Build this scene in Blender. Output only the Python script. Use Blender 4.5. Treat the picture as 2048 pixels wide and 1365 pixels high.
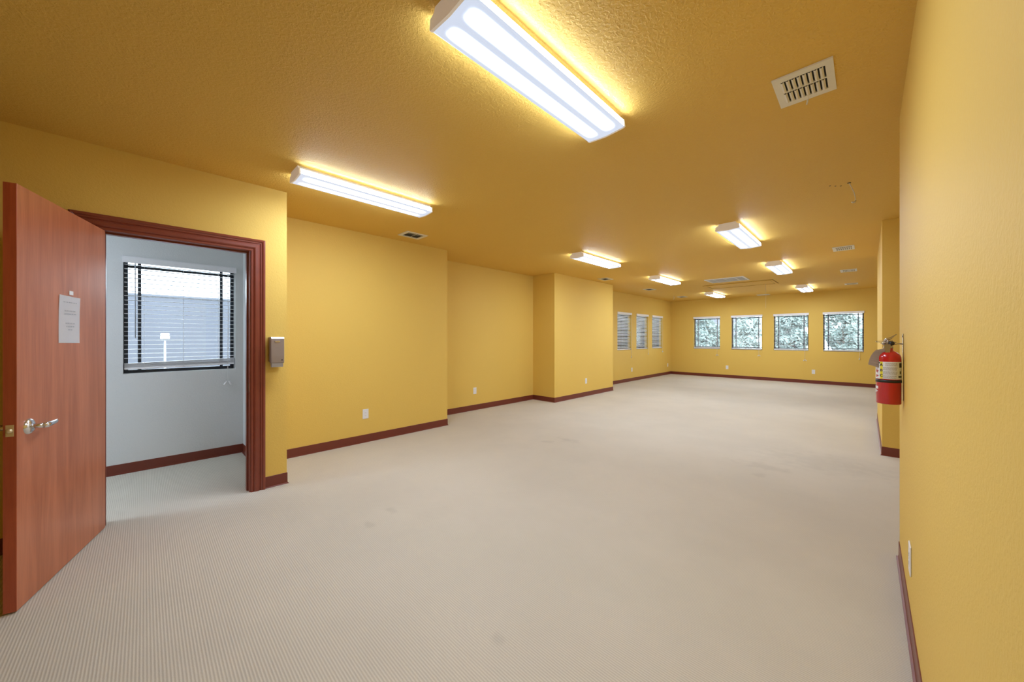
import bpy, bmesh, math, random
from mathutils import Vector, Matrix
random.seed(7)
for o in list(bpy.data.objects): bpy.data.objects.remove(o)
S = bpy.context.scene
COL = S.collection
PI = math.pi

# ------------------------------------------------------------------ camera
cam_d = bpy.data.cameras.new('camera'); cam = bpy.data.objects.new('camera', cam_d); COL.objects.link(cam)
cam.location = (0, 0, 1.37); cam.rotation_euler = (PI/2, 0, math.radians(44.4647))
cam_d.sensor_width = 36; cam_d.lens = 722.37/2048*36; cam_d.shift_y = -6.5/2048
cam_d.clip_start = 0.02; cam_d.clip_end = 300
S.camera = cam
# ------------------------------------------------------------------ world (overcast daylight) and exposure
W = bpy.data.worlds.new('overcast_sky'); S.world = W; W.use_nodes = True
bg = W.node_tree.nodes['Background']; bg.inputs[0].default_value = (0.80, 0.90, 1.0, 1); bg.inputs[1].default_value = 6.8
S.view_settings.view_transform = 'Standard'; S.view_settings.look = 'None'
S.view_settings.exposure = 0.20; S.view_settings.gamma = 1.0; S.view_settings.use_curve_mapping = False
TUBE = 82.0       # radiance of the lens over the fluorescent tubes
SIDE = 15.0        # radiance of the lens flanks

# ------------------------------------------------------------------ materials
def nodes_of(name):
    m = bpy.data.materials.new(name); m.use_nodes = True
    nt = m.node_tree; b = nt.nodes['Principled BSDF']
    return m, nt, b
def N(nt, t, **kw):
    n = nt.nodes.new(t)
    for k, v in kw.items():
        if k.startswith('i_'): n.inputs[k[2:].replace('_', ' ')].default_value = v
        else: setattr(n, k, v)
    return n
def L(nt, a, b): nt.links.new(a, b)
def math_n(nt, op, a, b=None, c=None):
    n = nt.nodes.new('ShaderNodeMath'); n.operation = op
    for i, v in enumerate((a, b, c)):
        if v is None: continue
        if isinstance(v, (int, float)): n.inputs[i].default_value = v
        else: nt.links.new(v, n.inputs[i])
    return n.outputs[0]
def mapr(nt, v, a, b, c, d):
    n = nt.nodes.new('ShaderNodeMapRange'); n.interpolation_type = 'SMOOTHSTEP'
    nt.links.new(v, n.inputs[0])
    for i, x in enumerate((a, b, c, d)): n.inputs[i+1].default_value = x
    return n.outputs[0]
def simple(name, col, rough=0.5, metal=0.0, spec=0.5, coat=0.0, var=0.04, scale=30, bump=0.0, bscale=200):
    m, nt, b = nodes_of(name)
    b.inputs['Roughness'].default_value = rough; b.inputs['Metallic'].default_value = metal
    b.inputs['Specular IOR Level'].default_value = spec; b.inputs['Coat Weight'].default_value = coat
    tc = N(nt, 'ShaderNodeTexCoord'); nz = N(nt, 'ShaderNodeTexNoise', i_Scale=scale, i_Detail=3.0)
    L(nt, tc.outputs['Object'], nz.inputs['Vector'])
    mx = N(nt, 'ShaderNodeMix', data_type='RGBA')
    mx.inputs['A'].default_value = tuple(c*(1-var) for c in col)+(1,); mx.inputs['B'].default_value = tuple(min(1, c*(1+var)) for c in col)+(1,)
    L(nt, nz.outputs['Fac'], mx.inputs['Factor']); L(nt, mx.outputs['Result'], b.inputs['Base Color'])
    if bump:
        n2 = N(nt, 'ShaderNodeTexNoise', i_Scale=bscale, i_Detail=2.0); L(nt, tc.outputs['Object'], n2.inputs['Vector'])
        bp = N(nt, 'ShaderNodeBump', i_Strength=bump, i_Distance=0.002); L(nt, n2.outputs['Fac'], bp.inputs['Height']); L(nt, bp.outputs[0], b.inputs['Normal'])
    return m
def plaster(name, col, bump, dist, scale, rough=0.6, spec=0.25):
    m, nt, b = nodes_of(name)
    b.inputs['Roughness'].default_value = rough; b.inputs['Specular IOR Level'].default_value = spec
    g = N(nt, 'ShaderNodeNewGeometry')
    nz = N(nt, 'ShaderNodeTexNoise', i_Scale=0.9, i_Detail=2.0); L(nt, g.outputs['Position'], nz.inputs['Vector'])
    mx = N(nt, 'ShaderNodeMix', data_type='RGBA')
    mx.inputs['A'].default_value = tuple(c*0.97 for c in col)+(1,); mx.inputs['B'].default_value = tuple(min(1, c*1.03) for c in col)+(1,)
    L(nt, nz.outputs['Fac'], mx.inputs['Factor']); L(nt, mx.outputs['Result'], b.inputs['Base Color'])
    n1 = N(nt, 'ShaderNodeTexNoise', i_Scale=scale, i_Detail=3.0, i_Roughness=0.55, i_Distortion=0.6); L(nt, g.outputs['Position'], n1.inputs['Vector'])
    h = mapr(nt, n1.outputs['Fac'], 0.40, 0.62, 0, 1)
    bp = N(nt, 'ShaderNodeBump', i_Strength=bump, i_Distance=dist); L(nt, h, bp.inputs['Height']); L(nt, bp.outputs[0], b.inputs['Normal'])
    return m
def wood(name, dark, light, rough=0.35, zscale=1.2, xscale=14):
    m, nt, b = nodes_of(name)
    b.inputs['Roughness'].default_value = rough; b.inputs['Specular IOR Level'].default_value = 0.5
    tc = N(nt, 'ShaderNodeTexCoord'); mp = N(nt, 'ShaderNodeMapping'); mp.inputs['Scale'].default_value = (xscale, xscale, zscale)
    L(nt, tc.outputs['Object'], mp.inputs['Vector'])
    n1 = N(nt, 'ShaderNodeTexNoise', i_Scale=1.0, i_Detail=5.0, i_Roughness=0.6, i_Distortion=0.8); L(nt, mp.outputs[0], n1.inputs['Vector'])
    mp2 = N(nt, 'ShaderNodeMapping'); mp2.inputs['Scale'].default_value = (xscale*9, xscale*9, zscale*4); L(nt, tc.outputs['Object'], mp2.inputs['Vector'])
    n2 = N(nt, 'ShaderNodeTexNoise', i_Scale=1.0, i_Detail=3.0); L(nt, mp2.outputs[0], n2.inputs['Vector'])
    f = math_n(nt, 'ADD', math_n(nt, 'MULTIPLY', n1.outputs['Fac'], 0.75), math_n(nt, 'MULTIPLY', n2.outputs['Fac'], 0.25))
    f = mapr(nt, f, 0.3, 0.7, 0, 1)
    mx = N(nt, 'ShaderNodeMix', data_type='RGBA'); mx.inputs['A'].default_value = dark+(1,); mx.inputs['B'].default_value = light+(1,)
    L(nt, f, mx.inputs['Factor']); L(nt, mx.outputs['Result'], b.inputs['Base Color'])
    return m

YEL = (0.775, 0.530, 0.118)
CEIL = (0.765, 0.488, 0.105)
M = {}
M['wall'] = plaster('yellow_paint', YEL, 0.15, 0.003, 75)
M['ceiling'] = plaster('yellow_ceiling_paint', CEIL, 0.45, 0.0035, 62)
M['office'] = plaster('grey_white_paint', (0.74, 0.755, 0.73), 0.25, 0.003, 75)
M['white'] = simple('white_enamel', (0.80, 0.80, 0.79), 0.4, var=0.02)
M['cap'] = simple('glowing_cap', (0.82, 0.80, 0.78), 0.5, var=0.01)
M['cap'].node_tree.nodes['Principled BSDF'].inputs['Emission Color'].default_value = (1, 0.86, 0.78, 1)
M['cap'].node_tree.nodes['Principled BSDF'].inputs['Emission Strength'].default_value = 0.16  # even glow stands in for tube light shining through the caps
M['plastic'] = simple('white_plastic', (0.82, 0.82, 0.82), 0.35, var=0.015)
M['register'] = simple('ivory_enamel', (0.78, 0.74, 0.64), 0.4, var=0.03)
M['dark'] = simple('duct_dark', (0.02, 0.02, 0.02), 0.8)
M['slat'] = simple('white_slat', (0.90, 0.90, 0.90), 0.4, var=0.02)
M['cord'] = simple('white_cord', (0.78, 0.77, 0.74), 0.7)
M['bronze'] = simple('dark_bronze_frame', (0.025, 0.035, 0.05), 0.4)
M['base'] = simple('oxblood_vinyl', (0.17, 0.034, 0.018), 0.34, var=0.10, scale=4)
M['gap'] = simple('shadow_joint', (0.22, 0.11, 0.02), 0.9)  # brown for the painted shade lines of the attic hatch
M['notice'] = simple('bright_paper', (0.92, 0.93, 0.94), 0.8, var=0.01)
M['door'] = wood('cherry_veneer', (0.37, 0.108, 0.040), (0.53, 0.180, 0.080), 0.33)
M['edge'] = wood('cherry_edge', (0.36, 0.072, 0.028), (0.52, 0.115, 0.045), 0.4)
M['casing'] = simple('mahogany_stain', (0.23, 0.052, 0.028), 0.3, var=0.14, scale=12)
M['chrome'] = simple('satin_chrome', (0.72, 0.73, 0.75), 0.22, 1.0)
M['brass'] = simple('dull_brass', (0.72, 0.62, 0.38), 0.38, 0.6)
M['steel'] = simple('pewter_grey', (0.30, 0.245, 0.205), 0.38, 0.25)
M['steel2'] = simple('pewter_light', (0.42, 0.41, 0.41), 0.3, 0.5)
M['paper'] = simple('white_paper', (0.80, 0.82, 0.83), 0.8)
M['ink'] = simple('faded_ink', (0.50, 0.52, 0.55), 0.8)
M['black'] = simple('black_plastic', (0.015, 0.013, 0.013), 0.4)
M['red'] = simple('red_enamel', (0.55, 0.012, 0.014), 0.22, coat=0.5, var=0.03)
M['yellow'] = simple('label_yellow', (0.85, 0.74, 0.02), 0.5)
M['labelgrey'] = simple('label_print', (0.40, 0.38, 0.34), 0.5)
M['labelred'] = simple('label_red', (0.45, 0.03, 0.03), 0.5)
M['valve'] = simple('valve_metal', (0.50, 0.48, 0.45), 0.22, 0.92)
M['tag'] = simple('tag_card', (0.55, 0.46, 0.40), 0.8, var=0.1)
M['grillewhite'] = simple('grille_white', (0.78, 0.79, 0.81), 0.5)
M['building'] = simple('grey_siding', (0.140, 0.150, 0.182), 0.8, var=0.12, scale=0.8)
M['building2'] = simple('pale_siding', (0.160, 0.172, 0.205), 0.8, var=0.05)
M['ground'] = simple('asphalt', (0.06, 0.06, 0.06), 0.9)
M['bark'] = simple('bark', (0.16, 0.12, 0.09), 0.9)
M['leaf'] = simple('leaf_green', (0.30, 0.375, 0.345), 0.6, var=0.25, scale=1.3)
M['leaf2'] = simple('leaf_pale_green', (0.43, 0.51, 0.475), 0.6, var=0.3, scale=1.3)

def make_glass():
    m, nt, b = nodes_of('clear_glass'); nt.nodes.remove(b)
    out = nt.nodes['Material Output']
    tr = N(nt, 'ShaderNodeBsdfTransparent'); tr.inputs[0].default_value = (0.93, 0.96, 0.96, 1)
    gl = N(nt, 'ShaderNodeBsdfGlossy', i_Roughness=0.0)
    fr = N(nt, 'ShaderNodeFresnel', i_IOR=1.45); mx = N(nt, 'ShaderNodeMixShader')
    L(nt, fr.outputs[0], mx.inputs[0]); L(nt, tr.outputs[0], mx.inputs[1]); L(nt, gl.outputs[0], mx.inputs[2]); L(nt, mx.outputs[0], out.inputs[0])
    return m
M['glass'] = make_glass()

def make_lens():
    m, nt, b = nodes_of('fluorescent_lens')
    tc = N(nt, 'ShaderNodeTexCoord'); sp = N(nt, 'ShaderNodeSeparateXYZ'); L(nt, tc.outputs['Object'], sp.inputs[0])
    ax = math_n(nt, 'ABSOLUTE', sp.outputs[0]); ay = math_n(nt, 'ABSOLUTE', sp.outputs[1])
    up = mapr(nt, ax, 0.004, 0.050, 0, 1); dn = mapr(nt, ax, 0.068, 0.116, 1, 0); en = mapr(nt, ay, 0.50, 0.59, 1, 0)
    tube = math_n(nt, 'MULTIPLY', math_n(nt, 'MULTIPLY', up, dn), en)
    tube = math_n(nt, 'POWER', tube, 3.5)
    flank = math_n(nt, 'MULTIPLY', mapr(nt, ax, 0.1200, 0.1212, 0, 1), mapr(nt, sp.outputs[2], -0.0735, -0.0715, 0, 1))
    s = math_n(nt, 'ADD', math_n(nt, 'MULTIPLY', tube, TUBE), math_n(nt, 'MULTIPLY', flank, SIDE))
    s = math_n(nt, 'ADD', s, 0.56)
    b.inputs['Base Color'].default_value = (0.25, 0.26, 0.28, 1); b.inputs['Roughness'].default_value = 0.25
    b.inputs['Emission Color'].default_value = (0.85, 0.98, 1.24, 1)
    L(nt, s, b.inputs['Emission Strength'])
    return m
M['lens'] = make_lens()

def make_carpet():
    m, nt, b = nodes_of('ribbed_carpet')
    b.inputs['Roughness'].default_value = 0.95; b.inputs['Specular IOR Level'].default_value = 0.1
    g = N(nt, 'ShaderNodeNewGeometry'); sp = N(nt, 'ShaderNodeSeparateXYZ'); L(nt, g.outputs['Position'], sp.inputs[0])
    nw = N(nt, 'ShaderNodeTexNoise', i_Scale=90.0, i_Detail=2.0); L(nt, g.outputs['Position'], nw.inputs['Vector'])
    y = math_n(nt, 'ADD', sp.outputs[1], math_n(nt, 'MULTIPLY', nw.outputs['Fac'], 0.0022))
    rib = math_n(nt, 'ADD', math_n(nt, 'MULTIPLY', math_n(nt, 'SINE', math_n(nt, 'MULTIPLY', y, 2*PI/0.0112)), 0.5), 0.5)
    n2 = N(nt, 'ShaderNodeTexNoise', i_Scale=220.0, i_Detail=3.0); L(nt, g.outputs['Position'], n2.inputs['Vector'])
    n3 = N(nt, 'ShaderNodeTexNoise', i_Scale=0.8, i_Detail=4.0, i_Roughness=0.6); L(nt, g.outputs['Position'], n3.inputs['Vector'])
    f = math_n(nt, 'ADD', math_n(nt, 'MULTIPLY', rib, 0.55), math_n(nt, 'MULTIPLY', n2.outputs['Fac'], 0.45))
    mx = N(nt, 'ShaderNodeMix', data_type='RGBA'); mx.inputs['A'].default_value = (0.49, 0.442, 0.345, 1); mx.inputs['B'].default_value = (0.68, 0.636, 0.525, 1)
    L(nt, f, mx.inputs['Factor'])
    m2 = N(nt, 'ShaderNodeMix', data_type='RGBA', blend_type='MULTIPLY'); m2.inputs['Factor'].default_value = 1.0
    L(nt, mx.outputs['Result'], m2.inputs['A'])
    v = mapr(nt, n3.outputs['Fac'], 0.3, 0.7, 0.95, 1.03)
    # worn dirty spots at fixed places on the floor
    for (cx, cy, r, ex, k) in ((-0.79, 4.62, 0.16, 2.4, 0.08), (-0.78, 4.30, 0.10, 1.0, 0.08), (-2.72, 1.37, 0.06, 1.5, 0.10), (-2.59, 1.16, 0.05, 1.4, 0.10),
                               (-1.20, 1.13, 0.04, 1.2, 0.09), (-2.85, 3.97, 0.12, 1.8, 0.10), (-3.00, 3.72, 0.10, 1.0, 0.08), (-0.35, 5.2, 0.5, 1.5, 0.06)):
        mp = N(nt, 'ShaderNodeMapping'); mp.inputs['Location'].default_value = (-cx/ex/r, -cy/r, 0); mp.inputs['Scale'].default_value = (1/(ex*r), 1/r, 0)
        L(nt, g.outputs['Position'], mp.inputs['Vector'])
        nn = N(nt, 'ShaderNodeTexNoise', i_Scale=9.0, i_Detail=3.0); L(nt, g.outputs['Position'], nn.inputs['Vector'])
        ln = N(nt, 'ShaderNodeVectorMath', operation='LENGTH'); L(nt, mp.outputs[0], ln.inputs[0])
        d = math_n(nt, 'ADD', ln.outputs['Value'], math_n(nt, 'MULTIPLY', math_n(nt, 'SUBTRACT', nn.outputs['Fac'], 0.5), 2.2))
        v = math_n(nt, 'MULTIPLY', v, mapr(nt, d, 0.1, 1.0, 1-k, 1.0))
    cv = N(nt, 'ShaderNodeCombineColor'); 
    for i in range(3): L(nt, v, cv.inputs[i])
    L(nt, cv.outputs[0], m2.inputs['B']); L(nt, m2.outputs['Result'], b.inputs['Base Color'])
    h = math_n(nt, 'ADD', rib, math_n(nt, 'MULTIPLY', n2.outputs['Fac'], 0.5))
    bp = N(nt, 'ShaderNodeBump', i_Strength=0.4, i_Distance=0.002); L(nt, h, bp.inputs['Height']); L(nt, bp.outputs[0], b.inputs['Normal'])
    return m
M['carpet'] = make_carpet()

# ------------------------------------------------------------------ mesh helpers
class MB:
    def __init__(s): s.bm = bmesh.new()
    def box(s, x0, x1, y0, y1, z0, z1, bev=0.0, mat=None, seg=1):
        b2 = bmesh.new()
        bmesh.ops.create_cube(b2, size=1.0)
        for v in b2.verts: v.co = Vector(((x0+x1)/2+v.co.x*(x1-x0), (y0+y1)/2+v.co.y*(y1-y0), (z0+z1)/2+v.co.z*(z1-z0)))
        if bev: bmesh.ops.bevel(b2, geom=list(b2.edges), offset=bev, segments=seg, affect='EDGES', profile=0.5)
        s.merge(b2, mat); return s
    def merge(s, b2, mat=None):
        if mat is not None: b2.transform(mat)
        me = bpy.data.meshes.new('t'); b2.to_mesh(me); b2.free(); s.bm.from_mesh(me); bpy.data.meshes.remove(me)
    def prism(s, pts, axis, a, b, mat=None, cap=True):
        """extrude closed 2D outline along an axis. axis 'x': pts=(y,z); 'y': pts=(x,z); 'z': pts=(x,y)"""
        b2 = bmesh.new()
        def P(p, t): return {'x': (t, p[0], p[1]), 'y': (p[0], t, p[1]), 'z': (p[0], p[1], t)}[axis]
        A = [b2.verts.new(P(p, a)) for p in pts]; B = [b2.verts.new(P(p, b)) for p in pts]
        n = len(pts)
        for i in range(n): b2.faces.new((A[i], A[(i+1) % n], B[(i+1) % n], B[i]))
        if cap: b2.faces.new(list(reversed(A))); b2.faces.new(B)
        bmesh.ops.recalc_face_normals(b2, faces=b2.faces)
        s.merge(b2, mat); return s
    def sweep(s, prof, path):
        """open strip loops: prof points given per station by function; path list of lists of 3D points"""
        b2 = bmesh.new(); rows = [[b2.verts.new(p) for p in st] for st in path]
        n = len(rows[0])
        for i in range(len(rows)-1):
            for j in range(n): b2.faces.new((rows[i][j], rows[i][(j+1) % n], rows[i+1][(j+1) % n], rows[i+1][j]))
        b2.faces.new(list(reversed(rows[0]))); b2.faces.new(rows[-1])
        bmesh.ops.recalc_face_normals(b2, faces=b2.faces); s.merge(b2); return s
    def lathe(s, prof, seg=32, mat=None):
        b2 = bmesh.new(); rows = []
        for r, z in prof:
            rows.append([b2.verts.new((r*math.cos(2*PI*i/seg), r*math.sin(2*PI*i/seg), z)) for i in range(seg)] if r > 1e-6 else [b2.verts.new((0, 0, z))])
        for a, b in zip(rows, rows[1:]):
            for i in range(seg):
                j = (i+1) % seg
                if len(a) == 1 and len(b) == 1: continue
                if len(a) == 1: b2.faces.new((a[0], b[j], b[i]))
                elif len(b) == 1: b2.faces.new((a[i], a[j], b[0]))
                else: b2.faces.new((a[i], a[j], b[j], b[i]))
        bmesh.ops.recalc_face_normals(b2, faces=b2.faces)
        for f in b2.faces: f.smooth = True
        s.merge(b2, mat); return s
    def tube(s, pts, r, seg=8, flat=1.0, radii=None):
        pts = [Vector(p) for p in pts]; st = []
        up = Vector((0, 0, 1))
        for i, p in enumerate(pts):
            d = (pts[min(i+1, len(pts)-1)]-pts[max(i-1, 0)]).normalized()
            u = d.cross(up) if abs(d.dot(up)) < 0.95 else d.cross(Vector((1, 0, 0)))
            u.normalize(); v = u.cross(d).normalized()
            rr = radii[i] if radii else r
            st.append([p+u*rr*math.cos(2*PI*k/seg)+v*rr*flat*math.sin(2*PI*k/seg) for k in range(seg)])
        b2 = bmesh.new(); rows = [[b2.verts.new(q) for q in row] for row in st]
        for a, b in zip(rows, rows[1:]):
            for k in range(seg): f = b2.faces.new((a[k], a[(k+1) % seg], b[(k+1) % seg], b[k])); f.smooth = True
        b2.faces.new(list(reversed(rows[0]))); b2.faces.new(rows[-1])
        bmesh.ops.recalc_face_normals(b2, faces=b2.faces); s.merge(b2); return s
    def build(s, name, mat, parent=None):
        me = bpy.data.meshes.new(name); s.bm.to_mesh(me); s.bm.free()
        o = bpy.data.objects.new(name, me); COL.objects.link(o); me.materials.append(mat)
        if parent: o.parent = parent
        return o
def thing(name, label, cat, loc=(0, 0, 0), rz=0.0, group=None, kind=None):
    o = bpy.data.objects.new(name, None); COL.objects.link(o); o.empty_display_size = 0.1
    o.location = loc; o.rotation_euler = (0, 0, rz)
    if label: o['label'] = label
    if cat: o['category'] = cat
    if group: o['group'] = group
    if kind: o['kind'] = kind
    return o
def tag(o, label, cat, group=None):
    o['label'] = label; o['category'] = cat
    if group: o['group'] = group
    return o
def struct(o, label=None):
    o['kind'] = 'structure'
    if label: o['label'] = label
    return o
def dup_tree(o, parent=None):
    c = o.copy(); COL.objects.link(c)
    if parent: c.parent = parent
    for ch in list(o.children): dup_tree(ch, c)
    return c

# ------------------------------------------------------------------ room shell
H = 2.74
struct(MB().box(-5.54, 1.42, -3.12, 14.2, -0.12, 0).build('floor', M['carpet']), 'beige ribbed carpet floor with a few faint stains')
struct(MB().box(-5.54, 1.42, -3.12, 14.2, H, H+0.12).build('ceiling', M['ceiling']), 'textured ochre yellow ceiling')

def wall_y(name, xa, xb, y0, y1, openings, mat, label=None):
    """wall running along Y between xa and xb, openings (y0,y1,z0,z1)"""
    m = MB(); ys = sorted({y0, y1, *[o[0] for o in openings], *[o[1] for o in openings]})
    for a, b in zip(ys, ys[1:]):
        op = [o for o in openings if o[0] <= a+1e-6 and o[1] >= b-1e-6]
        if not op: m.box(xa, xb, a, b, 0, H)
        else:
            o = op[0]
            if o[2] > 0: m.box(xa, xb, a, b, 0, o[2])
            m.box(xa, xb, a, b, o[3], H)
    return struct(m.build(name, mat), label)
def wall_x(name, ya, yb, x0, x1, openings, mat, label=None):
    m = MB(); xs = sorted({x0, x1, *[o[0] for o in openings], *[o[1] for o in openings]})
    for a, b in zip(xs, xs[1:]):
        op = [o for o in openings if o[0] <= a+1e-6 and o[1] >= b-1e-6]
        if not op: m.box(a, b, ya, yb, 0, H)
        else:
            o = op[0]
            if o[2] > 0: m.box(a, b, ya, yb, 0, o[2])
            m.box(a, b, ya, yb, o[3], H)
    return struct(m.build(name, mat), label)

DO = (-0.225, 0.672, 0, 2.152)
FW = [(-4.487, -3.629), (-3.285, -2.408), (-2.105, -1.245), (-0.914, -0.052)]
FZ = (0.97, 2.12)
LW = [(9.885, 10.775), (11.132, 12.00), (12.328, 13.20)]
LZ = (0.99, 2.15)
OW = (-0.148, 0.758); OZ = (1.003, 2.197); OX = -5.34
wall_y('wall_door', -3.96, -3.90, -2.5, 0.943, [DO], M['wall'], 'yellow wall with the open office doorway')
wall_y('wall_office_inner', -4.02, -3.96, -3.0, 0.833, [DO], M['office'], 'grey white office side of the doorway wall')
wall_x('wall_office_side', 0.833, 0.888, OX, -3.96, [], M['office'], 'grey white side wall of the office')
wall_x('wall_left_return', 0.888, 0.943, OX, -3.96, [], M['wall'])
wall_y('wall_left', -4.82, -4.69, 0.943, 3.33, [], M['wall'], 'yellow wall section past the doorway')
wall_x('wall_left_step', 3.21, 3.33, -5.45, -4.82, [], M['wall'])
wall_y('wall_left_recess', -5.45, -5.30, 3.33, 6.07, [], M['wall'], 'recessed yellow wall section')
wall_y('wall_left_column', -5.30, -4.70, 6.07, 8.53, [], M['wall'], 'boxed yellow projection in the left wall')
wall_y('wall_left_far', -5.50, -5.30, 8.53, 14.0, [(a, b, *LZ) for a, b in LW], M['wall'], 'far left yellow wall with three narrow windows')
wall_x('wall_far', 14.0, 14.2, -5.50, 1.42, [(a, b, *FZ) for a, b in FW], M['wall'], 'yellow end wall with four windows')
wall_y('wall_office_window', OX-0.2, OX, -3.0, 0.888, [(OW[0], OW[1], *OZ)], M['office'], 'grey white office wall with a window')
wall_x('wall_office_back', -3.12, -3.0, OX, -3.96, [], M['office'])
wall_x('wall_back', -2.62, -2.5, -3.90, 0.27, [], M['wall'])
wall_y('wall_right', 0.147, 0.27, -2.5, 3.291, [], M['wall'], 'close yellow wall along the right side')
wall_x('wall_right_recess', 3.171, 3.291, 0.27, 1.30, [], M['wall'])
wall_y('wall_right_far', 1.30, 1.42, 3.171, 14.0, [], M['wall'])
wall_y('wall_right_column', 0.130, 1.30, 6.03, 8.61, [], M['wall'], 'yellow boxed column on the right side')
# office ceiling is its own grey sheet below the slab
struct(MB().box(OX, -4.02, -3.0, 0.833, H-0.01, H).build('ceiling_office', M['office']))

# baseboards: cove profile, (depth, z)
BP = [(0, 0), (0.015, 0), (0.0145, 0.0035), (0.0070, 0.0075), (0.0050, 0.016), (0.0045, 0.098), (0.003, 0.101), (0, 0.101)]
def baseboard(name, p0, p1, nx, ny, e0=0.0, e1=0.0, label=None):
    """p0->p1 run on the wall face, normal (nx,ny) into the room; e0/e1: +1 outer corner, -1 inner corner"""
    d = Vector((p1[0]-p0[0], p1[1]-p0[1])).normalized(); st = []
    for p, e, sgn in ((p0, e0, -1), (p1, e1, 1)):
        st.append([Vector((p[0]+nx*(q[0]+0.0002)+d.x*sgn*e*q[0], p[1]+ny*(q[0]+0.0002)+d.y*sgn*e*q[0], q[1]+0.0003)) for q in BP])
    m = MB(); m.sweep(None, st); return struct(m.build(name, M['base']), label)
baseboard('baseboard_door', (-3.90, 0.772), (-3.90, 0.943), 1, 0, 0, 1, 'dark red vinyl baseboard beside the door casing')
baseboard('baseboard_door', (-3.90, -2.5), (-3.90, -0.366), 1, 0, -1, 0)
baseboard('baseboard_left', (-4.69, 0.943), (-4.69, 3.33), 1, 0, -1, 1, 'dark red vinyl baseboard on the left wall')
baseboard('baseboard_left_step', (-5.30, 3.33), (-4.69, 3.33), 0, 1, -1, 1)
baseboard('baseboard_left_recess', (-5.30, 3.33), (-5.30, 6.07), 1, 0, -1, -1)
baseboard('baseboard_column_front', (-5.30, 6.07), (-4.70, 6.07), 0, -1, -1, 1)
baseboard('baseboard_column_side', (-4.70, 6.07), (-4.70, 8.53), 1, 0, 1, 1)
baseboard('baseboard_left_far', (-5.30, 8.53), (-5.30, 14.0), 1, 0, -1, -1)
baseboard('baseboard_far', (-5.30, 14.0), (1.30, 14.0), 0, -1, -1, -1, 'dark red vinyl baseboard under the end windows')
baseboard('baseboard_right', (0.147, -2.5), (0.147, 3.291), -1, 0, -1, 1, 'dark red vinyl baseboard along the close right wall')
baseboard('baseboard_right_column', (0.130, 6.03), (1.30, 6.03), 0, -1, 1, -1)
baseboard('baseboard_right_column_side', (0.130, 6.03), (0.130, 8.61), -1, 0, 1, 1)
baseboard('baseboard_office', (OX, -3.0), (OX, 0.833), 1, 0, -1, -1, 'dark red vinyl baseboard under the office window')
baseboard('baseboard_office_side', (OX, 0.833), (-4.02, 0.833), 0, -1, -1, -1)

# door lining and casing
jm = MB(); jm.box(-4.03, -3.897, DO[1]-0.018, DO[1]+0.001, 0, 2.152).box(-4.03, -3.897, DO[0]-0.001, DO[0]+0.018, 0, 2.152).box(-4.03, -3.897, DO[0]+0.018, DO[1]-0.018, 2.140, 2.153)
jm.box(-4.00, -3.955, DO[1]-0.030, DO[1]-0.018, 0, 2.128).box(-4.00, -3.955, DO[0]+0.018, DO[0]+0.030, 0, 2.128).box(-4.00, -3.955, DO[0]+0.018, DO[1]-0.018, 2.128, 2.140)
jamb = struct(jm.build('trim_jamb', M['casing']), 'dark red stained door lining')
MB().box(-3.965, -3.925, DO[1]-0.0195, DO[1]-0.018, 0.885, 0.965, 0.0).build('strike_plate', M['chrome'], jamb)
CP = [(0.0, 0.0), (0.0, 0.010), (0.004, 0.014), (0.016, 0.015), (0.020, 0.010), (0.026, 0.016), (0.034, 0.020), (0.056, 0.021), (0.062, 0.014), (0.067, 0.013), (0.072, 0.019), (0.082, 0.020), (0.088, 0.026), (0.097, 0.028), (0.105, 0.024), (0.108, 0.018), (0.110, 0.0)]
def casing_path(xf, nx, y0, y1, zt):
    st = []
    for (yy, zz, dy, dz) in ((y1, 0.0, 1, 0), (y1, zt, 1, 1), (y0, zt, -1, 1), (y0, 0.0, -1, 0)):
        st.append([Vector((xf+nx*q[1], yy+dy*q[0], zz+dz*q[0])) for q in CP])
    return st
cs = MB(); cs.sweep(None, casing_path(-3.8995, 1, DO[0]-0.030, DO[1]-0.010, 2.1405)); struct(cs.build('trim_door_casing', M['casing']), 'moulded mahogany door casing')
cs = MB(); cs.sweep(None, casing_path(-4.0205, -1, DO[0]+0.004, DO[1]-0.010, 2.1405)); struct(cs.build('trim_office_casing', M['casing']))

# ------------------------------------------------------------------ open door (local x along the leaf from the hinge, local y towards the camera side)
ang = math.atan2(-0.269, 0.963)
DW = 0.9225
door = thing('door_1', 'cherry veneer door standing open into the room', None, (-3.905, -0.195, 0.008), ang, kind='structure')
leaf = MB().box(0, DW, -0.0445, 0, 0, 2.131, 0.0008).build('door_leaf', M['door'], door)
MB().box(DW-0.0002, DW+0.0012, -0.0440, -0.0005, 0.001, 2.130).build('edge_band', M['edge'], door)['label'] = 'darker red edge strip'
lp = MB().box(DW+0.001, DW+0.0028, -0.0355, -0.0085, 0.872, 0.930, 0.0006).build('latch_plate', M['brass'], door)
lp['label'] = 'square brass latch plate'
MB().prism([(-0.030, 0.0), (-0.016, 0.011), (-0.016, 0.0)], 'y', 0, 0.001).bm.free()
lb = MB(); lb.lathe([(0.0, 0.013), (0.007, 0.012), (0.011, 0.007), (0.0115, 0.0)], 20, Matrix.Translation((DW+0.0026, -0.022, 0.901)) @ Matrix.Rotation(PI/2, 4, 'Y')); lb.build('latch_bolt', M['brass'], lp)
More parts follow.
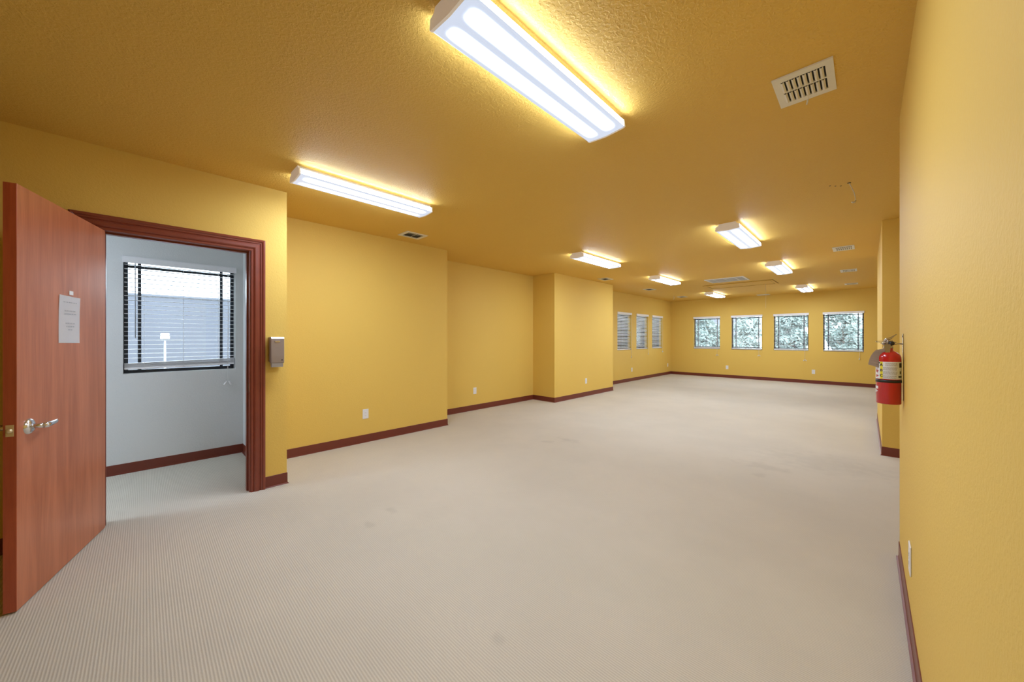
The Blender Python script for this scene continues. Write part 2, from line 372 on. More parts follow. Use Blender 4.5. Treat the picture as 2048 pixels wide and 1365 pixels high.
def lever(side):
    s = side
    y0 = 0.0 if s > 0 else -0.0445
    T = Matrix.Translation((DW-0.088, y0, 0.902)) @ Matrix.Rotation(-s*PI/2, 4, 'X')
    h = MB(); h.lathe([(0.0, 0.016), (0.020, 0.0155), (0.032, 0.012), (0.039, 0.006), (0.041, 0.0)], 36, T)
    r = h.build('lever_rosette', M['chrome'], door)
    g = MB()
    x0 = DW-0.088; z = 0.902
    g.tube([(x0, y0+s*0.010, z), (x0, y0+s*0.030, z), (x0-0.001, y0+s*0.052, z)], 0.0105, 14, radii=[0.015, 0.012, 0.0115])
    pts = [(x0+0.004, y0+s*0.052, z), (x0-0.012, y0+s*0.058, z), (x0-0.035, y0+s*0.060, z), (x0-0.070, y0+s*0.058, z+0.001), (x0-0.102, y0+s*0.055, z+0.002), (x0-0.107, y0+s*0.054, z+0.002)]
    g.tube(pts, 0.01, 12, radii=[0.010, 0.0115, 0.0105, 0.0095, 0.0090, 0.0075], flat=1.35)
    g.build('lever_grip', M['chrome'], r)
    return r
lever(1); lever(-1)
for hz in (0.20, 1.06, 1.92):
    hg = MB(); hg.lathe([(0, 0.05), (0.007, 0.05), (0.007, -0.05), (0, -0.05)], 12, Matrix.Translation((0.001, -0.052, hz))); hg.build('hinge', M['chrome'], door)

# notice taped on the door
def dpt(s_, z, off): # door-local to world
    c, s = math.cos(ang), math.sin(ang); return (-3.905+c*s_-s*off, -0.195+s*s_+c*off, z)
nt_ = thing('paper_notice', 'white printed paper notice taped to the open cherry door', 'notice', dpt(0.459, 1.48, 0.0006), ang)
b2 = bmesh.new(); nx, nz = 8, 10
w, h = 0.226, 0.284
vs = [[b2.verts.new((-w/2+w*i/nx, 0.0008+0.0025*(abs(2*i/nx-1)**3)*(1 if j > 7 else 0.35)*(abs(2*j/nz-1)**2), -h/2+h*j/nz)) for i in range(nx+1)] for j in range(nz+1)]
for j in range(nz):
    for i in range(nx): b2.faces.new((vs[j][i], vs[j][i+1], vs[j+1][i+1], vs[j+1][i]))
bmesh.ops.solidify(b2, geom=list(b2.faces), thickness=0.0004)
pm = MB(); pm.merge(b2, Matrix.Rotation(math.radians(-1.0), 4, 'Y')); pm.build('sheet', M['notice'], nt_)
pr = MB()
random.seed(3)
for (z, half, hh) in ((0.104, 0.072, 0.0045), (0.052, 0.055, 0.0065), (0.034, 0.062, 0.0065), (-0.023, 0.048, 0.0065), (-0.042, 0.042, 0.0065), (-0.062, 0.020, 0.0065)):
    x = -half
    while x < half:
        wl = random.uniform(0.012, 0.026)
        k = x
        while k < min(x+wl, half):
            pr.box(k, k+0.0038, 0.0036, 0.0040, z-hh/2, z+hh/2); k += 0.0052
        x += wl+0.006
po = pr.build('printed_lines', M['ink'], nt_); po['kind'] = 'stuff'; po['label'] = 'faint grey centred lines of print'
MB().box(-0.041, 0.003, 0.0004, 0.0009, 0.152, 0.176).build('tape', M['paper'], nt_)['label'] = 'small white piece of tape above the sheet'

# ------------------------------------------------------------------ windows and blinds (local x along the wall, +y outwards)
def window(name, loc, rz, w, h, label, double=False):
    t = thing(name, label, None, loc, rz, kind='structure')
    f = 0.032; y0, y1 = 0.115, 0.155
    m = MB(); m.box(0, f, y0, y1, 0, h).box(w-f, w, y0, y1, 0, h).box(f, w-f, y0, y1, 0, f).box(f, w-f, y0, y1, h-f, h)
    m.build('sash_frame', M['bronze'], t)
    k = 0.115; b = 0.013
    for xx in (k, w-k): MB().box(xx-b, xx+b, 0.125, 0.145, f, h-f).build('muntin', M['bronze'], t)
    for zz in (0.075, h-0.085): MB().box(f, w-f, 0.127, 0.143, zz-b, zz+b).build('muntin', M['bronze'], t)
    MB().box(f, w-f, 0.134, 0.137, f, h-f).build('pane', M['glass'], t)
    return t
def slat_mesh(w, tilt):
    n = 4; wid = 0.050; th = 0.0028; pts = []
    for i in range(n+1):
        u = -wid/2+wid*i/n; pts.append((u, 0.0022*(1-(2*i/n-1)**2)+th/2))
    for i in range(n, -1, -1):
        u = -wid/2+wid*i/n; pts.append((u, 0.0022*(1-(2*i/n-1)**2)-th/2))
    c, s = math.cos(tilt), math.sin(tilt)
    pts = [(p[0]*c-p[1]*s, p[0]*s+p[1]*c) for p in pts]
    m = MB(); m.prism(pts, 'x', 0, w); me = bpy.data.meshes.new('slat'); m.bm.to_mesh(me); m.bm.free(); me.materials.append(M['slat']); return me
def blind(loc, rz, w, h, label, group, tilt=0.0, stack=0, skew=0.0, low=0.0, cord=0.17, cordx=None, wand=False, tass='single', pitch=0.0457):
    t = thing('window_blind', label, 'blind', loc, rz, group=group)
    yc = 0.040
    v = MB(); v.prism([(-0.022, h-0.066), (-0.006, h-0.066), (-0.006, h-0.001), (-0.018, h-0.001), (-0.018, h-0.006), (-0.022, h-0.010)], 'x', -0.006, w+0.008)
    v.build('valance', M['slat'], t)
    MB().box(0.004, w-0.004, 0.010, 0.065, h-0.045, h-0.002).build('head_rail', M['slat'], t)
    me = slat_mesh(w-0.016, tilt)
    zb = low+0.012
    ztop = h-0.078; zend = zb+0.030+stack*0.006
    z = ztop; k = 0
    while z > zend:
        o = bpy.data.objects.new('slat', me); COL.objects.link(o); o.parent = t; o.location = (0.008, yc, z)
        z -= pitch; k += 1
    sh = None
    for i in range(stack):
        if sh is None: sh = slat_mesh(w-0.016, 0)
        o = bpy.data.objects.new('slat', sh); COL.objects.link(o); o.parent = t
        o.location = (0.008, yc+random.uniform(-.003, .003), zb+0.024+i*0.0062)
        o.rotation_euler = (0, -skew*(0.5+0.5*i/max(1, stack)), 0)
    r = MB(); r.box(0, w-0.016, -0.026, 0.026, 0, 0.020, 0.003); ro = r.build('bottom_rail', M['slat'], t); ro.location = (0.008, yc, zb); ro.rotation_euler = (0, -skew*0.5, 0)
    for xx in (0.15, w/2, w-0.15):
        lc = MB()
        for yy in (yc-0.027, yc+0.027): lc.box(xx-0.0008, xx+0.0008, yy-0.0008, yy+0.0008, zb+0.01, h-0.045)
        lc.build('ladder_cord', M['cord'], t)
    cx = cordx if cordx is not None else w-0.085
    pc = MB(); pc.tube([(cx, -0.024, h-0.07), (cx+0.004, -0.026, h*0.5), (cx-0.002, -0.024, 0), (cx-0.004, -0.022, -cord)], 0.0016, 6)
    pc.tube([(cx+0.006, -0.024, h-0.07), (cx+0.008, -0.027, h*0.5), (cx+0.003, -0.025, 0), (cx+0.004, -0.022, -cord)], 0.0016, 6)
    co = pc.build('pull_cord', M['cord'], t)
    ts = MB()
    for dx, tl in ((-0.006, 0.5), (0.012, -0.5)) if tass != 'single' else ((0.0, 0.15),):
        ts.lathe([(0, 0.0), (0.006, -0.003), (0.010, -0.022), (0.013, -0.044), (0.010, -0.050), (0, -0.051)], 14, Matrix.Translation((cx+dx, -0.024, -cord+0.003)) @ Matrix.Rotation(tl, 4, 'Y'))
    ts.build('tassel', M['cord'], co)
    if wand:
        wm = MB(); wm.tube([(0.085, -0.020, h-0.068), (0.086, -0.022, h-0.4), (0.087, -0.022, h-0.83)], 0.0045, 8); wm.build('tilt_wand', simple('clear_wand', (0.42, 0.46, 0.50), 0.3), t)
    return t
fl = ['first end wall window from the left corner', 'second end wall window from the left corner', 'third end wall window from the left corner', 'end wall window nearest the right column']
bl = ['white blind on the end wall window nearest the left corner, thick slat stack at bottom',
      'white horizontal blind on the second end wall window, bright glare behind it',
      'white horizontal blind on the third end wall window, with the longest hanging cord',
      'white horizontal blind on the end wall window nearest the fire extinguisher, widest in the photo']
par = [dict(stack=7, cord=0.18, tass='double'), dict(stack=3, cord=0.16, tass='double'), dict(stack=3, cord=0.26, tass='double'), dict(stack=3, cord=0.17)]
for i, (a, b) in enumerate(FW):
    window('window_%d' % (i+1), (a, 14.0, FZ[0]), 0, b-a, FZ[1]-FZ[0], fl[i])
    blind((a, 14.0, FZ[0]), 0, b-a, FZ[1]-FZ[0], bl[i], 'blinds on the end wall windows', **par[i])
ll = ['nearest of the three left wall windows', 'middle one of the three left wall windows', 'left wall window nearest the far corner']
lb_ = ['white half tilted blind on the narrow left wall window nearest the yellow projection',
       'white half tilted blind on the middle narrow window of the left wall',
       'white half tilted blind on the narrow left wall window nearest the far corner']
par = [dict(cord=0.20, stack=2), dict(cord=0.14, stack=2), dict(cord=0.10, stack=2, tass='double')]
for i, (a, b) in enumerate(LW):
    window('window_%d' % (i+5), (-5.30, a, LZ[0]), PI/2, b-a, LZ[1]-LZ[0], ll[i])
    blind((-5.30, a, LZ[0]), PI/2, b-a, LZ[1]-LZ[0], lb_[i], 'blinds on the left wall windows', tilt=-0.45, cordx=b-a-0.03, **par[i])
window('window_8', (OX, OW[0], OZ[0]), PI/2, OW[1]-OW[0], OZ[1]-OZ[0], 'office window seen through the doorway')
blind((OX, OW[0], OZ[0]), PI/2, OW[1]-OW[0], OZ[1]-OZ[0], 'white horizontal blind in the office doorway view, bottom rail hanging crooked', None,
      stack=7, skew=0.030, low=0.030, cord=0.14, cordx=OW[1]-OW[0]-0.075, wand=True, tass='double')

# ------------------------------------------------------------------ ceiling lights (local: x across, y along, z=0 ceiling)
def light_proto():
    t = thing('ceiling_light', '', 'ceiling light')
    Lh = 0.60
    m = MB(); m.prism([(-0.085, 0), (-0.095, -0.022), (-0.118, -0.032), (0.118, -0.032), (0.095, -0.022), (0.085, 0)], 'y', -Lh, Lh)
    m.build('housing', M['white'], t)
    b2 = bmesh.new()
    prof = [(-0.1215, -0.032), (-0.127, -0.074), (-0.119, -0.0775), (-0.06, -0.083), (0.0, -0.086), (0.06, -0.083), (0.119, -0.0775), (0.127, -0.074), (0.1215, -0.032)]
    rows = [[b2.verts.new((p[0], y, p[1])) for p in prof] for y in (-Lh, Lh)]
    for i in range(len(prof)-1): b2.faces.new((rows[0][i], rows[1][i], rows[1][i+1], rows[0][i+1]))
    bmesh.ops.recalc_face_normals(b2, faces=b2.faces)
    # outward = away from the axis
    for f in b2.faces:
        c = f.calc_center_median()
        if f.normal.dot(Vector((c.x, 0, c.z+0.03))) < 0: f.normal_flip()
    m = MB(); m.merge(b2); m.build('lens', M['lens'], t)
    cap = [(-0.088, 0.0), (-0.098, -0.021), (-0.125, -0.031), (-0.1300, -0.075), (-0.121, -0.080), (0, -0.0885), (0.121, -0.080), (0.1300, -0.075), (0.125, -0.031), (0.098, -0.021), (0.088, 0.0)]
    for a, b in ((-Lh-0.012, -Lh), (Lh, Lh+0.012)):
        m = MB(); m.prism(cap, 'y', a, b); m.build('end_cap', M['cap'], t)
    return t
LG = 'fluorescent ceiling lights'
lights = [(-1.185, 1.455, 'big white fluorescent ceiling light nearest the camera, cut off by the top edge'),
          (-3.31, 1.465, 'long fluorescent ceiling light above the corner by the office doorway'),
          (-1.185, 5.475, 'largest fluorescent ceiling light of the far right row, left of the dangling wire'),
          (-3.32, 5.475, 'fluorescent ceiling light in front of the boxed wall projection'),
          (-1.185, 8.47, 'fluorescent ceiling light to the right of the long white return grille'),
          (-3.33, 8.47, 'fluorescent ceiling light to the left of the long white return grille'),
          (-1.195, 12.47, 'farthest fluorescent ceiling light on the right, before the third and fourth end windows'),
          (-3.36, 12.42, 'farthest fluorescent ceiling light on the left, before the first end windows')]
lp_ = light_proto()
lights.append((-4.65, -1.75, 'unseen fluorescent ceiling light added to brighten the grey office'))  # extra fixture out of view, added to lift the dark office
for i, (x, y, lab) in enumerate(lights):
    o = lp_ if i == 0 else dup_tree(lp_)
    o.location = (x, y, H-0.0005); o['label'] = lab; o['group'] = LG

# ------------------------------------------------------------------ air registers
def register(loc, rz, w, d, label, mat, group, sign=1, divider=False, lever=False, rows=2, cols=8):
    t = thing('air_register', label, 'vent', loc, rz, group=group)
    z0, z1 = -0.0085, -0.0005
    bx, by = w*0.13, d*0.14
    m = MB(); X0, X1, Y0, Y1 = -w/2+bx, w/2-bx, -d/2+by, d/2-by
    # stamped face plate with sloped rim
    for (a, b, c, e) in ((-w/2, X0, -d/2, d/2), (X1, w/2, -d/2, d/2), (X0, X1, -d/2, Y0), (X0, X1, Y1, d/2)): m.box(a, b, c, e, z0, z1)
    gap = d*0.035
    if sign < 5: m.box(X0, X1, -gap/2, gap/2, z0, z1)
    m.build('face_plate', mat, t)
    MB().box(X0, X1, Y0, Y1, -0.0012, -0.0004).build('duct_shade_sheet', M['dark'], t)  # black sheet stands in for the unlit duct behind the plate
    cw = (X1-X0)/cols
    bm_ = None
    for r in range(0 if sign > 5 else rows):
        ya, yb = (Y0, -gap/2) if r == 0 else (gap/2, Y1)
        for c in range(cols):
            xa = X0+cw*(c+0.5)
            s = sign
            # curved blade leaning over its opening
            pr_ = [(-0.50*cw*s, -0.0085), (-0.15*cw*s, -0.0125), (0.12*cw*s, -0.0075), (0.18*cw*s, -0.0085), (-0.15*cw*s, -0.0145), (-0.50*cw*s, -0.0100)]
            mm = MB(); mm.prism([(p[0], p[1]) for p in pr_], 'y', ya+0.003, yb-0.003); o = mm.build('louver', mat, t); o.location = (xa, 0, 0)
    if sign > 5:
        for xx in (X1-0.022, X1-0.044, X0+0.02):
            mm = MB(); mm.prism([(xx-0.006, -0.0035), (xx+0.002, -0.0085), (xx+0.003, -0.0078), (xx-0.005, -0.003)], 'y', Y0, Y1); mm.build('louver', mat, t)
    if divider: MB().box(X0, X1, -0.003, 0.003, -0.012, z0).build('divider_bar', mat, t)
    if lever:
        m = MB(); m.box(-0.004, 0.004, Y1-0.01, d/2+0.004, -0.013, -0.0085); m.tube([(0, d/2-0.006, -0.010), (-0.002, d/2+0.004, -0.020), (-0.006, d/2+0.010, -0.032)], 0.004, 8)
        m.build('damper_lever', mat, t)
    return t
RG = 'supply vents along the right side'; DG = 'supply vents along the left wall'
register((-0.239, 2.497, H), 0, 0.246, 0.312, 'large cream ceiling vent nearest the camera with two rows of louvers', M['register'], RG, sign=1, lever=True)
register((-0.251, 7.48, H), 0, 0.246, 0.34, 'white ceiling vent on the right beyond the dangling wire', M['grillewhite'], RG, sign=1)
register((-0.260, 10.03, H), 0, 0.248, 0.35, 'white ceiling vent near the right column, between two other vents', M['grillewhite'], RG, sign=1)
register((-0.275, 12.55, H), 0, 0.248, 0.33, 'faint thin ceiling vent farthest away on the right, above the last end window', M['register'], RG, sign=1)
register((-4.315, 2.511, H), 0, 0.245, 0.305, 'dark square ceiling vent beside the long light near the office doorway', M['register'], DG, sign=9, divider=True)
register((-4.335, 7.52, H), 0, 0.245, 0.315, 'dark ceiling vent over the boxed wall projection', M['register'], DG, sign=9)
register((-4.38, 10.02, H), 0, 0.245, 0.35, 'dark ceiling vent above the narrow left wall windows', M['register'], DG, sign=9)
register((-4.40, 12.60, H), 0, 0.245, 0.33, 'dark ceiling vent nearest the far left corner', M['register'], DG, sign=9)
register((-2.34, 13.78, H), PI/2, 0.245, 0.335, 'dark flat ceiling vent tight above the end wall windows', M['register'], None, sign=-1)

# return air grille
g = thing('return_grille', 'long white return air grille in the ceiling between the two light rows', 'vent', (-2.348, 9.62, H))
w, d = 0.80, 0.64
m = MB(); fr = 0.035
m.box(-w/2, w/2, -d/2, -d/2+fr, -0.012, 0).box(-w/2, w/2, d/2-fr, d/2, -0.012, 0).box(-w/2, -w/2+fr, -d/2+fr, d/2-fr, -0.012, 0).box(w/2-fr, w/2, -d/2+fr, d/2-fr, -0.012, 0)
m.build('frame', M['grillewhite'], g)
MB().box(-w/2+fr, w/2-fr, -d/2+fr, d/2-fr, -0.002, -0.0005).build('filter_panel', simple('filter_grey', (0.45, 0.46, 0.48), 0.9), g)
for xx in (-w*0.27, 0.0, w*0.27): MB().box(xx-0.008, xx+0.008, -d/2+fr, d/2-fr, -0.013, -0.002).build('cross_bar', M['grillewhite'], g)
fins = 26
mm = MB(); mm.prism([(-0.007, -0.011), (0.006, -0.003), (0.007, -0.004), (-0.006, -0.012)], 'x', -w/2+fr, w/2-fr)
fin = mm.build('fin', M['grillewhite'], g); fin.location = (0, -d/2+fr+0.012, 0)
for i in range(1, fins):
    o = fin.copy(); COL.objects.link(o); o.parent = g; o.location = (0, -d/2+fr+0.012+i*(d-2*fr-0.02)/fins, 0)

# attic hatch
ht = thing('attic_hatch', 'yellow painted attic hatch with trim and a thin pull cord', 'hatch', (-2.33, 10.73, H))
w, d = 1.51, 0.80
m = MB(); tr_ = 0.055
m.box(-w/2, w/2, -d/2, -d/2+tr_, -0.020, 0, 0.003).box(-w/2, w/2, d/2-tr_, d/2, -0.016, 0, 0.003).box(-w/2, -w/2+tr_, -d/2+tr_, d/2-tr_, -0.016, 0, 0.003).box(w/2-tr_, w/2, -d/2+tr_, d/2-tr_, -0.016, 0, 0.003)
m.build('trim_frame', M['ceiling'], ht)
MB().box(-w/2+tr_+0.008, w/2-tr_-0.008, -d/2+tr_+0.008, d/2-tr_-0.008, -0.008, -0.0002).build('hatch_panel', M['ceiling'], ht)
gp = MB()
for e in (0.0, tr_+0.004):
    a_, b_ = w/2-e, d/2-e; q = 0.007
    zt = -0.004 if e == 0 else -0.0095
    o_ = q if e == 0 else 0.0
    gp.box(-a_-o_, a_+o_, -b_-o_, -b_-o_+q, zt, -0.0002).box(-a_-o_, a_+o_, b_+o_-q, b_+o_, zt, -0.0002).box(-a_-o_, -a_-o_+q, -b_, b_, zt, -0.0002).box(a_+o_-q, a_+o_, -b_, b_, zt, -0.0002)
gp.build('painted_joint_shade', M['gap'], ht)  # brown strips paint the shade in the joints around trim and panel
MB().tube([(0.51, 0.30, -0.008), (0.512, 0.30, -0.3), (0.510, 0.30, -0.62)], 0.0018, 6).build('pull_cord', M['register'], ht)

# dangling wire, thin cord, nail holes
wr = thing('dangling_wire', 'short white wire dangling from a hole in the ceiling near the right wall', 'wire', (-0.110, 4.365, H))
MB().lathe([(0, -0.002), (0.012, -0.002), (0.014, 0.0)], 14).build('ceiling_hole', M['dark'], wr)
MB().tube([(0, 0, 0), (0.014, 0.014, -0.035), (0.032, 0.030, -0.085), (0.040, 0.038, -0.130), (0.040, 0.036, -0.165)], 0.0028, 8).build('wire', M['cord'], wr)
MB().tube([(0.042, 0.036, -0.160), (0.034, 0.028, -0.172), (0.022, 0.018, -0.174), (0.018, 0.014, -0.168)], 0.006, 8).build('cap', M['plastic'], wr)
hl = MB()
for x, y in ((-0.235, 4.33), (-0.200, 4.37), (-0.165, 4.40)): hl.lathe([(0, -0.0015), (0.006, -0.0015), (0.007, 0.0)], 10, Matrix.Translation((x-wr.location.x, y-wr.location.y, 0)))
hl.build('screw_hole', M['dark'], wr)
c2 = MB(); c2.tube([(-4.49, 12.10, H), (-4.475, 12.10, H-0.05), (-4.478, 12.10, H-0.09), (-4.495, 12.10, H-0.14)], 0.004, 6)
tag(c2.build('hanging_cord', M['register']), 'tiny curled cord hanging from the ceiling in the far left corner', 'cord')

# ------------------------------------------------------------------ outlets
def outlet(loc, rz, label, w=0.078, h=0.125, blank=False):
    t = thing('wall_outlet', label, 'outlet', loc, rz, group='white wall outlets')
    MB().box(-w/2, w/2, -0.006, 0, -h/2, h/2, 0.0022).build('cover_plate', M['plastic'], t)
    for zz in (-0.0195, 0.0195):
        f = MB(); f.box(-0.0165, 0.0165, -0.0075, -0.0055, zz-0.014, zz+0.014, 0.0008); fo = f.build('receptacle', M['plastic'], t)
        k = MB(); k.box(-0.008, -0.006, -0.0079, -0.0074, zz-0.003, zz+0.007).box(0.006, 0.008, -0.0079, -0.0074, zz-0.003, zz+0.006).box(-0.002, 0.002, -0.0079, -0.0074, zz-0.010, zz-0.006)
        k.build('slots', M['labelgrey'], fo)
    s = MB(); s.lathe([(0, 0.0015), (0.003, 0.001), (0.003, 0)], 10, Matrix.Translation((0, -0.006, 0)) @ Matrix.Rotation(PI/2, 4, 'X')); s.build('screw', M['plastic'], t)
    return t
RL = PI/2  # plate on a wall facing +X: local -y -> +x
outlet((-4.69, 2.035, 0.371), RL, 'white outlet low on the wall section beside the office doorway')
outlet((-5.30, 4.392, 0.365), RL, 'white outlet low on the recessed wall section')
outlet((-4.70, 7.268, 0.358), RL, 'white outlet low on the boxed wall projection')
outlet((-5.30, 10.81, 0.360), RL, 'white outlet below the gap between the nearest two narrow left windows')
outlet((-5.30, 13.70, 0.357), RL, 'white outlet on the left wall right next to the far corner')
outlet((-3.41, 14.0, 0.355), 0, 'white outlet on the end wall between first and second windows')
outlet((-1.13, 14.0, 0.352), 0, 'white outlet on the end wall between third and fourth windows')
outlet((0.147, 2.49, 0.345), -PI/2, 'white outlet plate seen edge on, on the close right wall', w=0.085, h=0.135)

# ------------------------------------------------------------------ soap dispenser on the door wall
sd = thing('soap_dispenser', 'small taupe wall soap dispenser to the right of the door casing', 'dispenser', (-3.90, 0.848, 1.105), PI/2)
pts = [(0, 0.045), (0, 0.262), (-0.088, 0.262), (-0.097, 0.252), (-0.100, 0.10), (-0.098, 0.036), (-0.050, 0.036), (-0.030, 0.045)]
m = MB(); m.prism(pts, 'x', -0.052, 0.052); bo = m.build('cover', M['steel'], sd)
bv = bo.modifiers.new('bev', 'BEVEL'); bv.width = 0.005; bv.segments = 2
m = MB(); m.prism([(0, 0.262), (0, 0.272), (-0.090, 0.272), (-0.099, 0.258), (-0.099, 0.253), (-0.088, 0.2625)], 'x', -0.050, 0.050); m.build('top_lid', M['steel2'], sd)
m = MB(); m.prism([(-0.020, 0.045), (-0.060, 0.0), (-0.092, 0.0), (-0.096, 0.036), (-0.050, 0.036)], 'x', -0.046, 0.044); m.build('push_lever', M['steel2'], sd)
MB().box(-0.024, 0.018, -0.1022, -0.0975, 0.222, 0.238, 0.002).build('badge', M['valve'], sd)
MB().box(0.029, 0.037, -0.1020, -0.0990, 0.057, 0.070).build('sight_window', M['black'], sd)

# ------------------------------------------------------------------ fire extinguisher
EX, EY, EZ = 0.0885, 2.939, 1.000
R = 0.0505
ex = thing('fire_extinguisher', 'red fire extinguisher with a printed label hung on the right wall', 'fire extinguisher', (EX, EY, EZ))
m = MB(); m.lathe([(0, 0.004), (R-0.010, 0.003), (R-0.003, 0.0), (R, 0.004), (R, 0.252), (R*0.985, 0.262), (R*0.92, 0.273), (R*0.80, 0.283), (R*0.62, 0.291), (R*0.45, 0.296), (0.018, 0.300), (0.017, 0.316), (0, 0.316)], 48)
m.build('cylinder_body', M['red'], ex)
# angle (in local frame) that faces the camera
AC = math.atan2(-EY, -EX)
def arc(m, r, a0, a1, z0, z1, n=10, th=0.0006):
    b2 = bmesh.new(); g_ = []
    for rr in (r, r+th):
        g_.append([[b2.verts.new((rr*math.cos(a0+(a1-a0)*i/n), rr*math.sin(a0+(a1-a0)*i/n), z)) for i in range(n+1)] for z in (z0, z1)])
    for i in range(n):
        b2.faces.new((g_[1][0][i], g_[1][0][i+1], g_[1][1][i+1], g_[1][1][i])); b2.faces.new((g_[0][0][i+1], g_[0][0][i], g_[0][1][i], g_[0][1][i+1]))
        b2.faces.new((g_[1][1][i], g_[1][1][i+1], g_[0][1][i+1], g_[0][1][i])); b2.faces.new((g_[0][0][i], g_[0][0][i+1], g_[1][0][i+1], g_[1][0][i]))
    for i in (0, n): b2.faces.new((g_[0][0][i], g_[1][0][i], g_[1][1][i], g_[0][1][i]))
    bmesh.ops.recalc_face_normals(b2, faces=b2.faces); m.merge(b2)
def A(px): # horizontal place across the visible face, -1 left rim .. +1 right rim, to an angle
    return AC + math.asin(max(-0.999, min(0.999, px)))
m = MB(); arc(m, R, AC-1.75, AC+1.55, 0.140, 0.236, 26); lbl = m.build('instruction_label', M['paper'], ex); lbl['label'] = 'white and yellow instruction label'
m = MB(); arc(m, R+0.0006, A(-0.64), A(-0.44), 0.1405, 0.2355, 4, 0.0003); m.build('yellow_band', M['yellow'], lbl)
m = MB(); arc(m, R+0.0006, A(-0.97), A(-0.66), 0.226, 0.233, 5, 0.0003); m.build('header_bar', M['black'], lbl)
random.seed(5)
m = MB()
for blk in range(4):
    for ln in range(4):
        z = 0.229-blk*0.0235-ln*0.0048
        a = -0.42+(0.18 if blk == 0 else 0.0)
        while a < (0.62 if blk < 3 else 0.5):
            w_ = random.uniform(0.05, 0.16); arc(m, R+0.0006, A(a), A(min(a+w_, 0.66)), z-0.0013, z+0.0013, 2, 0.0002); a += w_+0.025
o = m.build('label_text', M['labelgrey'], lbl); o['kind'] = 'stuff'
m = MB(); arc(m, R+0.0006, A(0.80), A(0.97), 0.205, 0.230, 3, 0.0003); arc(m, R+0.0006, A(0.74), A(0.97), 0.150, 0.159, 3, 0.0003); arc(m, R+0.0006, A(0.84), A(0.92), 0.170, 0.185, 2, 0.0003); m.build('dark_print', M['black'], lbl)
m = MB()
for k, z in enumerate((0.213, 0.184, 0.156)):
    arc(m, R+0.0006, A(-0.93), A(-0.86), z-0.008, z+0.006, 2, 0.0003); arc(m, R+0.0006, A(-0.90), A(-0.76), z-0.002, z+0.003, 3, 0.0003)
    if k < 2: arc(m, R+0.0006, A(-0.86), A(-0.80), z-0.010, z-0.004, 2, 0.0003)
m.build('pictograms', M['labelred'], lbl)
def letter(ch, px, z, size):
    cu = bpy.data.curves.new('fontc', 'FONT'); cu.body = ch; cu.size = size; cu.align_x = 'CENTER'; cu.align_y = 'CENTER'; cu.extrude = 0.0003; cu.offset = size*0.03
    to = bpy.data.objects.new('tmp', cu); COL.objects.link(to)
    dg = bpy.context.evaluated_depsgraph_get(); me = bpy.data.meshes.new_from_object(to.evaluated_get(dg))
    bpy.data.objects.remove(to)
    a = A(px); o = bpy.data.objects.new('class_letter', me); COL.objects.link(o); me.materials.append(M['black']); o.parent = lbl
    o.location = ((R+0.0012)*math.cos(a), (R+0.0012)*math.sin(a), z); o.rotation_euler = (PI/2, 0, a+PI/2); return o
for ch, z in (('A', 0.218), ('B', 0.188), ('C', 0.158)): letter(ch, -0.54, z, 0.020)
m = MB(); m.lathe([(R, 0.120), (R+0.0016, 0.120), (R+0.0016, 0.136), (R, 0.136)], 48); m.build('black_strap', M['black'], ex)
m = MB(); arc(m, R, A(-0.999)-0.35, A(-0.80), 0.082, 0.098, 6, 0.0004); arc(m, R, A(-0.999)-0.30, A(-0.93), 0.062, 0.078, 5, 0.0004); arc(m, R, A(-0.93), A(-0.84), 0.067, 0.073, 3, 0.0004); m.build('service_sticker', M['paper'], ex)
# valve head. frame: rt = rightwards in view, fw = away from the camera
fw = Vector((EX, EY, 0)).normalized(); rt = Vector((fw.y, -fw.x, 0))
def V(a, b, z): return rt*a+fw*b+Vector((0, 0, z))
m = MB(); m.lathe([(0, 0.310), (0.019, 0.310), (0.0195, 0.322), (0.014, 0.325), (0.014, 0.345), (0.017, 0.348), (0.017, 0.358), (0, 0.360)], 24)
m.tube([V(-0.004, 0, 0.335), V(-0.022, -0.004, 0.336)], 0.009, 10)
m.build('valve_body', M['valve'], ex)
m = MB(); m.tube([V(-0.030, -0.012, 0.338), V(-0.006, -0.008, 0.343), V(0.012, 0.0, 0.347), V(0.024, 0.012, 0.343)], 0.011, 12, flat=0.35, radii=[0.008, 0.012, 0.013, 0.010]); m.build('carry_handle', M['valve'], ex)
m = MB(); m.tube([V(-0.016, -0.012, 0.356), V(-0.004, -0.006, 0.363), V(0.006, 0.0, 0.366), V(0.022, 0.008, 0.381), V(0.030, 0.012, 0.389)], 0.007, 10, flat=0.45, radii=[0.010, 0.014, 0.012, 0.006, 0.0055]); m.build('squeeze_lever', M['valve'], ex)
m = MB(); m.prism([(-0.011, 0.334), (0.011, 0.334), (0.013, 0.322), (0.0095, 0.289), (0.005, 0.284), (-0.005, 0.284), (-0.0095, 0.289), (-0.013, 0.322)], 'y', -0.009, 0.009,
   Matrix.Translation(V(-0.004, -0.026, 0)) @ Matrix.Rotation(math.atan2(rt.y, rt.x), 4, 'Z')); nz_ = m.build('discharge_nozzle', M['valve'], ex)
m = MB(); m.tube([V(-0.032, -0.006, 0.348)+V(0.018*math.cos(t), 0.010*math.sin(t), 0.003*math.sin(t)) for t in [2*PI*i/18 for i in range(19)]], 0.0016, 6); m.build('pull_ring', M['valve'], ex)
m = MB(); m.lathe([(0, 0.004), (0.012, 0.004), (0.0125, 0.0), (0, 0.0)], 20, Matrix.Translation(V(0.012, -0.022, 0.338)) @ Matrix.Rotation(PI/2, 4, 'X')); m.build('pressure_gauge', M['black'], ex)
